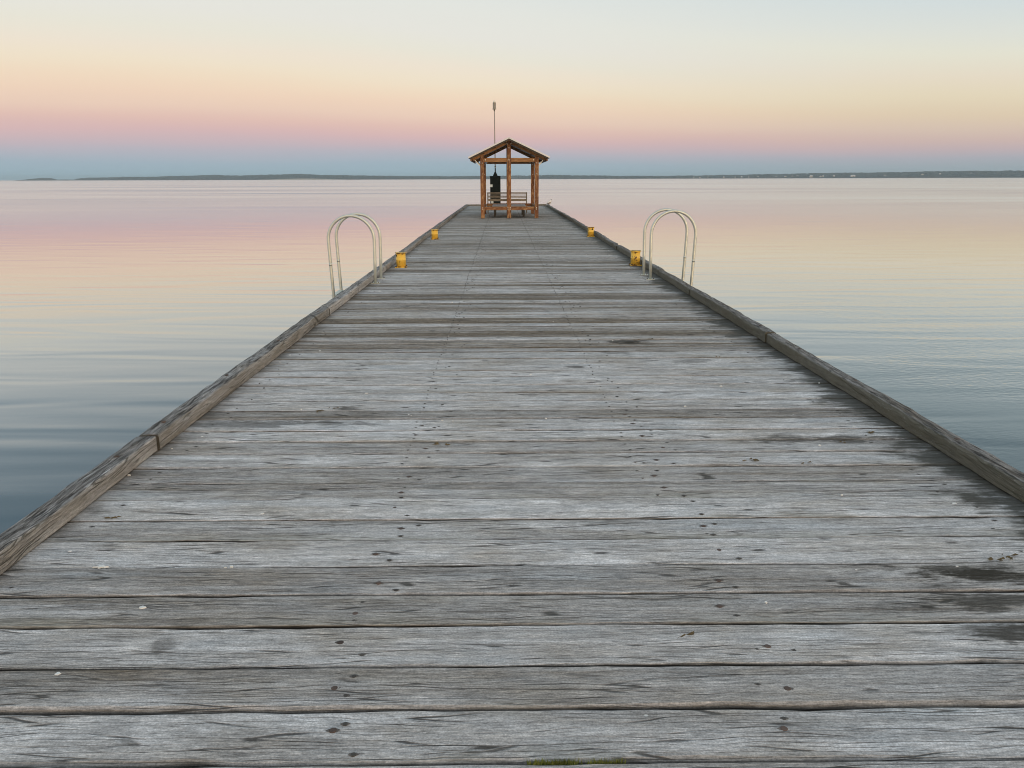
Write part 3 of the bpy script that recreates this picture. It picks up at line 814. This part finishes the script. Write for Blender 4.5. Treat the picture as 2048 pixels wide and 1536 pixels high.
# ------------------------------------------------------------------ swimming ladders
def ladder(x_foot, x_out, y_near, y_far, top, label):
    t_ = thing('swim_ladder', label, 'ladder', ((x_foot + x_out) / 2, (y_near + y_far) / 2, 0), 0, 'hooped swimming ladders on the jetty sides')
    cx, cy = (x_foot + x_out) / 2, (y_near + y_far) / 2
    r = abs(x_out - x_foot) / 2; s = 1 if x_out > x_foot else -1
    for y in (y_near, y_far):
        ly = y - cy
        zc = top - r * 1.03 - .024
        pts = [(-s * (r - .015), ly, .012), (-s * (r - .006), ly, zc * .5)]
        n = 22
        for k in range(n + 1):
            a = math.pi * k / n
            pts.append((-s * r * math.cos(a), ly, zc + r * 1.03 * math.sin(a)))
        pts += [(s * (r - .012), ly, .30), (s * (r - .03), ly, -.2), (s * (r - .03), ly, -3.0)]
        bm = bmesh.new(); add_tube(bm, pts, .0245, 14)
        h = bm_obj('handrail', bm, M['steel'], t_)
        bm = bmesh.new(); add_tube(bm, [(s * (r - .0115), ly, .285), (s * (r - .0128), ly, .322)], .0255, 14); bm_obj('collar', bm, M['steel'], h)
        bm = bmesh.new(); add_box(bm, (-s * (r - .015) - .068, ly - .045, 0.004), (-s * (r - .015) + .068, ly + .045, .014), .002); f = bm_obj('foot_plate', bm, M['steel'], t_)
        for q in (-.05, .05):
            bm = bmesh.new(); add_lathe(bm, [(.010, .014), (.010, .024), (.006, .026)], 6, smooth=False, c=(-s * (r - .015) + q, ly, 0)); bm_obj('bolt', bm, M['rust'], f)
    for k in range(9):
        z = -.19 - .28 * k
        box('rung', (s * (r - .03) - .04, y_near - cy + .018, z - .013), (s * (r - .03) + .04, y_far - cy - .018, z + .013), M['steel'], t_, bevel=.005)
    for y in (y_near, y_far):                      # stand-offs holding the ladder to the jetty side
        ly = y - cy
        xa = (XL - .135 if s < 0 else XR + .115) - cx
        box('bracket', (min(xa, s * (r - .04)), ly - .02, -.20), (max(xa, s * (r - .04)), ly + .02, -.188), M['steel'], t_, bevel=.001)
    return t_
ladder(-2.005, -2.72, 12.20, 12.79, 1.075, 'galvanised hooped ladder rails over the left kerb before the left bollards')
ladder(2.385, 3.10, 12.52, 13.12, 1.115, 'galvanised hooped ladder rails over the right kerb above the open water')

# ------------------------------------------------------------------ shelter
SXL, SXC, SXR = -.82, .275, 1.41
SYF, SYR = 32.68, 36.95
sh = thing('shelter', 'open red-brown timber shelter with gabled grey roof near the end of the jetty', 'shelter', (SXC, (SYF + SYR) / 2, 0), 0)
sc_ = sh.location.copy()
def L_(x, y, z): return (x - sc_.x, y - sc_.y, z)
def sbox(name, lo, hi, mat, parent=sh, bevel=.006): return box(name, L_(*lo), L_(*hi), mat, parent, bevel)
PW = .080
RZ_E, RZ_T, RX = 2.40, 3.13, 1.56            # roof underside at the eave, at the ridge, half width
def under(x): return RZ_T - (RZ_T - RZ_E) * abs(x - SXC) / RX
def stud(parent, x, y, z, r=.022, face=-1):
    bm = bmesh.new(); add_lathe(bm, [(r, 0), (r, .008), (r * .5, .016)], 8)
    pl = parent.location if parent is not sh else Vector((0, 0, 0))
    o = bm_obj('bolt_head', bm, M['bolt_light'], sh, L_(x, y, z), (math.pi / 2, 0, 0))
for (x, y) in ((SXL, SYF), (SXR, SYF), (SXL - .02, SYR), (SXR, SYR)):
    sbox('post', (x - PW, y - PW, .004), (x + PW, y + PW, under(x) - .13), M['shelter'])
for y in (SYF, SYR):
    sbox('king_post', (SXC - PW * 1.02, y - PW, .004), (SXC + PW * 1.02, y + PW, under(SXC) - .06), M['shelter'])
for y in (SYF, SYR):                             # rafters, tie beams, lower rails of the two frames
    for s in (-1, 1):
        x0 = SXC + s * (PW + .006); x1 = SXC + s * RX * .955
        ang = math.atan2(RZ_T - RZ_E, RX)
        dz = .068 / math.cos(ang)
        bar('rafter', L_(x0, y - .025, under(x0) - dz), L_(x1, y - .025, under(x1) - dz), .07, .128, M['rafter'], sh)
        xa = SXL if s < 0 else SXR
        lo, hi = min(SXC + s * (PW + .004), xa - s * (PW + .004)), max(SXC + s * (PW + .004), xa - s * (PW + .004))
        sbox('tie_beam', (lo, y - .045, 2.25), (hi, y + .045, 2.41), M['rafter'])
        sbox('lower_rail', (lo, y - .04, .338), (hi, y + .04, .473), M['shelter'])
        # strap braces from post to eave
        bar('eave_brace', L_(xa + s * (PW + .004), y - .04, 2.11), L_(SXC + s * RX * .90, y - .04, under(SXC + s * RX * .9) - .13), .03, .036, M['bolt_light'], sh, .003)
        stud(sh, xa - s * (PW + .05), y - .047, 2.335, .030)
        stud(sh, SXC + s * .052, y - PW - .001, .43, .019); stud(sh, SXC + s * .052, y - PW - .001, .375, .019)
        stud(sh, xa, y - PW - .001, .43, .019); stud(sh, xa, y - PW - .001, .375, .019)
        stud(sh, xa, y - PW - .001, 2.21, .022); stud(sh, xa, y - PW - .001, 1.78, .016)
        bar('ridge_strap', L_(SXC + s * .045, y - PW - .012, 2.935), L_(SXC + s * .125, y - PW - .012, 3.0), .012, .05, M['bolt_light'], sh, .002, up=Vector((0, 1, 0)))
    stud(sh, SXC, y - PW - .001, 2.80, .024); stud(sh, SXC, y - PW - .001, 2.33, .026)
for xa in (SXL, SXR):
    sbox('side_rail', (xa - .04, SYF + PW + .004, .338), (xa + .04, SYR - PW - .004, .473), M['shelter'])
    sbox('side_plate', (xa - .05, SYF + PW + .004, 2.25), (xa + .05, SYR - PW - .004, 2.41), M['shelter'])
ROOF_Y0, ROOF_Y1 = SYF - .52, SYR + .52
for s in (-1, 1):
    for f in (.06, .34, .64, .985):             # purlins carrying the roof sheet
        x = SXC + s * (RX * f); z = under(x) - .006
        ang = math.atan2(RZ_T - RZ_E, RX) * s
        bm = bmesh.new(); hh = .13 if f > .9 else .07
        add_box(bm, (-(ROOF_Y1 - ROOF_Y0) / 2 + .03, -.022, -hh), ((ROOF_Y1 - ROOF_Y0) / 2 - .03, .022, 0), .003)
        bm_obj('purlin', bm, M['shelter'], sh, L_(x, (ROOF_Y0 + ROOF_Y1) / 2, z + .004), (0, 0, math.pi / 2))
    # corrugated roof sheet: ribs run from ridge to eave
    n = 150; vs, fs = [], []
    for i in range(n + 1):
        y = ROOF_Y0 + (ROOF_Y1 - ROOF_Y0) * i / n
        zz = .009 * math.sin(i * math.pi / 2.5)
        for f in (0.0, 1.045):
            x = SXC + s * RX * f
            z = RZ_T - (RZ_T - RZ_E) * f
            vs.append(L_(x, y, z + .030 + zz)); vs.append(L_(x, y, z + .018 + zz))
    for i in range(n):
        a = i * 4; b_ = a + 4
        fs += [(a, b_, b_ + 2, a + 2), (a + 1, a + 3, b_ + 3, b_ + 1), (a + 2, b_ + 2, b_ + 3, a + 3), (a, a + 1, b_ + 1, b_)]
    fs += [(0, 2, 3, 1), (n * 4, n * 4 + 1, n * 4 + 3, n * 4 + 2)]
    mesh_obj('roof_sheet', vs, fs, M['roof'], sh)
    # barge board edge under the sheet at both gables, with a pale folded capping along the sheet edge
    for y in (ROOF_Y0 - .012, ROOF_Y1 + .012):
        bar('barge_capping', L_(SXC + s * .004, y, under(SXC + s * .004) + .046), L_(SXC + s * RX * 1.05, y, under(SXC) - (RZ_T - RZ_E) * 1.05 + .05), .02, .060, M['roof'], sh, .002)
    for y in (ROOF_Y0 + .02, ROOF_Y1 - .02):
        bar('barge_board', L_(SXC + s * .015, y, under(SXC + s * .015) - .015), L_(SXC + s * RX * 1.0, y, under(SXC + s * RX) - .015), .024, .06, M['under'], sh, .002)
bm = bmesh.new()
add_box(bm, (-(ROOF_Y1 - ROOF_Y0) / 2 + .04, -.03, -.10), ((ROOF_Y1 - ROOF_Y0) / 2 - .04, .03, .0), .003)
bm_obj('ridge_beam', bm, M['shelter'], sh, L_(SXC, (ROOF_Y0 + ROOF_Y1) / 2, RZ_T + .012), (0, 0, math.pi / 2))
bm = bmesh.new()
vv = []
for y in (ROOF_Y0 - .01, ROOF_Y1 + .01):
    vv.append([bm.verts.new(L_(SXC + dx, y, RZ_T + dz)) for dx, dz in ((-.14, -.018), (0, .056), (.14, -.018), (0, .044))])
for j in range(4):
    bm.faces.new((vv[0][j], vv[0][(j + 1) % 4], vv[1][(j + 1) % 4], vv[1][j]))
bm.faces.new(vv[0][::-1]); bm.faces.new(vv[1])
rc = bm_obj('ridge_cap', bm, M['roof'], sh); rc.location.z += .012

# wide low bench inside the shelter
wb_ = thing('low_bench', 'wide low bench with silvered boards inside the shelter, behind the front rail', 'bench', (.29, 34.9, .004))
for k in range(9):
    y = -1.15 + k * .255
    box('seat_board', (-.73, y, .425), (.73, y + .243, .462), M['seat'], wb_, .004)
for sx in (-1, 1):
    for sy in (-1, 1):
        box('leg', (sx * .62 - .045, sy * 1.0 - .045, 0), (sx * .62 + .045, sy * 1.0 + .045, .353), M['under'], wb_)  # legs and bearers coloured dark to stand for shade beneath the seat
    box('bearer', (sx * .62 - .04, -1.12, .355), (sx * .62 + .04, 1.12, .423), M['under'], wb_)
# slatted bench with backrest behind, facing the sea
sb = thing('slatted_bench', 'slatted bench with tall backrest facing the sea at the back of the shelter', 'bench', (.225, 37.32, .004))
for k in range(6):
    z0 = (.565, .70, .765, .83, .893, .945)[k]; z1 = (.672, .735, .80, .862, .922, .972)[k]
    if k == 0: z1 = .665
    box('back_slat', (-.93, -.015, z0), (.93, .015, z1), M['bench'], sb, .003)
for k in range(5):
    box('seat_slat', (-.93, .06 + k * .085, .42), (.93, .06 + k * .085 + .07, .45), M['bench'], sb, .003)
for sx in (-1, 1):
    box('back_leg', (sx * .915 - .025, .017, 0), (sx * .915 + .025, .057, .965), M['bench'], sb)
    box('front_leg', (sx * .915 - .025, .43, 0), (sx * .915 + .025, .48, .418), M['bench'], sb)
    box('seat_rail', (sx * .86 - .02, .059, .36), (sx * .86 + .02, .49, .418), M['bench'], sb)

# ------------------------------------------------------------------ navigation beacon
nb = thing('navigation_beacon', 'slim beacon mast with lantern rising from a black cabinet behind the shelter', 'beacon', (-.38, 43.0, .004))
box('cabinet', (-.28, -.2, .12), (.28, .2, 1.70), M['cabinet'], nb, .012)
box('plinth', (-.26, -.18, 0), (.26, .18, .118), M['cabinet'], nb, .006)
box('cabinet_lid', (-.295, -.215, 1.702), (.295, .215, 1.735), M['cabinet'], nb, .008)
box('notice_plate', (-.285, -.206, 1.15), (-.15, -.202, 1.29), M['plate'], nb, .001)
box('lower_plate', (-.235, -.206, .30), (-.11, -.202, .42), M['plate'], nb, .001)
bm = bmesh.new(); add_lathe(bm, [(.13, 1.735), (.12, 1.76), (.045, 1.93), (.030, 1.95), (.030, 2.20), (.04, 2.205), (.04, 2.24), (.022, 2.26), (.022, 2.30)], 16); bm_obj('mast_base', bm, M['cabinet'], nb)
bm = bmesh.new(); add_lathe(bm, [(.035, 2.175), (.035, 2.235)], 14); bm_obj('clamp_ring', bm, M['bolt_light'], nb, (0, 0, .0))
bm = bmesh.new(); add_tube(bm, [(0, 0, 2.28), (-.008, 0, 3.4), (-.02, 0, 5.10)], [.030, .028, .022], 12); bm_obj('mast_pole', bm, M['mast'], nb)
ln = bm_obj('lantern', (lambda b: (add_lathe(b, [(.035, 5.04), (.04, 5.12), (.115, 5.135), (.115, 5.155), (.08, 5.165), (.082, 5.45), (.075, 5.465)], 18), b)[1])(bmesh.new()), M['lantern'], nb, (-.02, 0, 0))
bm = bmesh.new(); add_lathe(bm, [(.07, 5.466), (.066, 5.50), (.045, 5.55), (.02, 5.575)], 16); bm_obj('lens', bm, M['dome'], ln)
bm = bmesh.new()
for k in range(5): add_lathe(bm, [(.0835, 5.19 + k * .055), (.088, 5.20 + k * .055), (.0835, 5.21 + k * .055)], 18)
bm_obj('cooling_rib', bm, M['lantern'], ln)

# ------------------------------------------------------------------ bird on the far right kerb
bd = thing('bird', 'small pale bird with a dark head perched on the right kerb at the far end', 'bird', (2.69, 45.6, .104), R(-48))
bd.scale = (1.15, 1.15, 1.15)
bm = bmesh.new()
add_tube(bm, [(0, -.135, .075), (0, -.10, .088), (0, -.04, .105), (0, .02, .135), (0, .07, .178), (0, .10, .215), (0, .125, .245), (0, .150, .252), (0, .168, .246)],
         [.008, .040, .080, .094, .084, .060, .046, .034, .012], 14)
bm_obj('body', bm, M['bird_pale'], bd, smooth=True)
bm = bmesh.new(); add_tube(bm, [(0, .098, .228), (0, .118, .256), (0, .148, .262), (0, .168, .252)], [.030, .037, .034, .012], 12); bm_obj('head', bm, M['bird_dark'], bd, smooth=True)
bm = bmesh.new(); add_tube(bm, [(0, .164, .252), (0, .205, .243)], [.010, .002], 8); bm_obj('beak', bm, M['beak'], bd)
for s in (-1, 1):
    bm = bmesh.new(); add_tube(bm, [(s * .050, .07, .165), (s * .066, .01, .135), (s * .058, -.07, .100), (s * .02, -.17, .072)], [.016, .030, .024, .004], 8); bm_obj('wing', bm, M['bird_pale' if s < 0 else 'bird_dark'], bd, smooth=True)
    bm = bmesh.new(); add_tube(bm, [(s * .022, .01, .085), (s * .022, .0, .05), (s * .022, .012, .006)], .005, 6)
    for q in (-1, 0, 1): add_tube(bm, [(s * .022, .010, .004), (s * .022 + q * .014, .04, .003)], .0035, 5)
    bm_obj('leg', bm, M['beak'], bd)
bm = bmesh.new(); add_box(bm, (-.018, -.22, .058), (.018, -.11, .070), .004); bm_obj('tail', bm, M['bird_dark'], bd)

# ------------------------------------------------------------------ droppings, moss, leaf scraps on the boards
def splat(bm, x, y, r, rn, arms=False, z=.004):
    n = 11; top = []; bot = []
    st = rn.uniform(1, 2.2)
    for k in range(n):
        a = k * 2 * math.pi / n
        rr = r * ((.42 if k % 2 else rn.uniform(.9, 1.5)) if arms else rn.uniform(.65, 1.15))
        p = (x + rr * math.cos(a) * st, y + rr * math.sin(a))
        bot.append(bm.verts.new((*p, z - .006))); top.append(bm.verts.new((x + (p[0] - x) * .8, y + (p[1] - y) * .8, z + .0008)))
    for k in range(n): bm.faces.new((bot[k], bot[(k + 1) % n], top[(k + 1) % n], top[k]))
    bm.faces.new(top)
rn = random.Random(40)
bm = bmesh.new()
def at_px(u, v):
    z = 2547.0 / (v - 357.0); return (u - 1006) * z / F_PX, (z - .413) / .966
for (u, v, r) in ((203, 1127, .017), (285, 1209, .011), (117, 1340, .010), (462, 1129, .008), (450, 1131, .004), (732, 785, .007), (816, 829, .007), (883, 840, .005), (143, 1096, .006),
                  (260, 945, .005), (1640, 770, .006), (1911, 1015, .009), (1710, 858, .008), (1640, 895, .008), (1740, 872, .006), (1090, 838, .007), (580, 708, .010), (700, 590, .012),
                  (760, 581, .010), (884, 472, .012), (1218, 502, .012), (345, 893, .005), (1916, 1142, .005), (1530, 1210, .006), (405, 870, .006), (1370, 815, .006),
                  (560, 722, .006), (640, 700, .006), (1060, 750, .006)):
    x, y = at_px(u, v); splat(bm, x, y, r, rn, r > .015)
for _ in range(26):
    splat(bm, rn.uniform(-2.0, 2.5), rn.uniform(2.4, 24), rn.uniform(.003, .008), rn)
g = bm_obj('bird_droppings', bm, M['guano']); g['kind'] = 'stuff'
g['label'] = 'small dried white bird droppings spattered over the deck planks'
bm = bmesh.new()
for _ in range(900):                              # moss growing in the nearest joint
    x = rn.choice((rn.uniform(.06, .21), rn.uniform(.08, .20), rn.uniform(.21, .34)))
    if .205 < x < .235 and rn.random() < .7: continue
    y = 1.829 - math.tan(SKEW) * (0 - x) + rn.uniform(-.007, .006); h = rn.uniform(.004, .013); a = rn.uniform(0, 6.28)
    dx, dy = .0016 * math.cos(a), .0016 * math.sin(a)
    v = [bm.verts.new(c) for c in ((x - dx, y - dy, -.012), (x + dx, y + dy, -.012), (x + rn.uniform(-.006, .006), y + rn.uniform(-.008, .004), h))]
    bm.faces.new(v)
ms = bm_obj('moss', bm, M['moss']); ms['kind'] = 'stuff'; ms['label'] = 'bright green moss in the nearest plank joint'
bm = bmesh.new()
for (u, v) in ((1510, 925), (1615, 933), (882, 889), (235, 1030), (1745, 872), (1680, 890), (1366, 1278), (1275, 683), (1300, 681), (1440, 718), (2010, 1128), (1995, 1132), (2030, 1125), (665, 816), (1500, 927), (640, 822)):
    x, y = at_px(u, v)
    for _ in range(4):
        a = rn.uniform(0, 6.28); l = rn.uniform(.010, .03); px, py = x + rn.uniform(-.04, .04), y + rn.uniform(-.02, .02)
        z0 = .006
        q = [bm.verts.new((px - l * math.cos(a), py - l * math.sin(a) * .4, z0)), bm.verts.new((px + .006, py + .004, z0 + .007)), bm.verts.new((px + l * math.cos(a), py + l * math.sin(a) * .4, z0 + .002)), bm.verts.new((px - .004, py - .006, z0 + .001))]
        bm.faces.new(q)
lf = bm_obj('leaf_scraps', bm, M['leaf']); lf['kind'] = 'stuff'; lf['label'] = 'dry dark leaf and weed scraps caught along the plank joints'

# ------------------------------------------------------------------ thin haze over the bay
hz_top = max(25.0, max(v.z for v in tv) + 4.5)
def haze():
    m = bpy.data.materials.new('haze'); m.use_nodes = True
    t = NT(m.node_tree); t.n.clear()
    o = t.node('ShaderNodeOutputMaterial'); p = t.node('ShaderNodeVolumePrincipled')
    p.inputs['Color'].default_value = (.66, .86, 1.0, 1); p.inputs['Density'].default_value = 1.05e-4
    p.inputs['Anisotropy'].default_value = 0.0
    t.l.new(p.outputs[0], o.inputs['Volume'])
    bm = bmesh.new(); add_box(bm, (-9000, -1500, -10), (9000, 9000, hz_top))
    h = bm_obj('haze', bm, m); h['kind'] = 'stuff'
    return h
HAZE = True
if HAZE: haze()
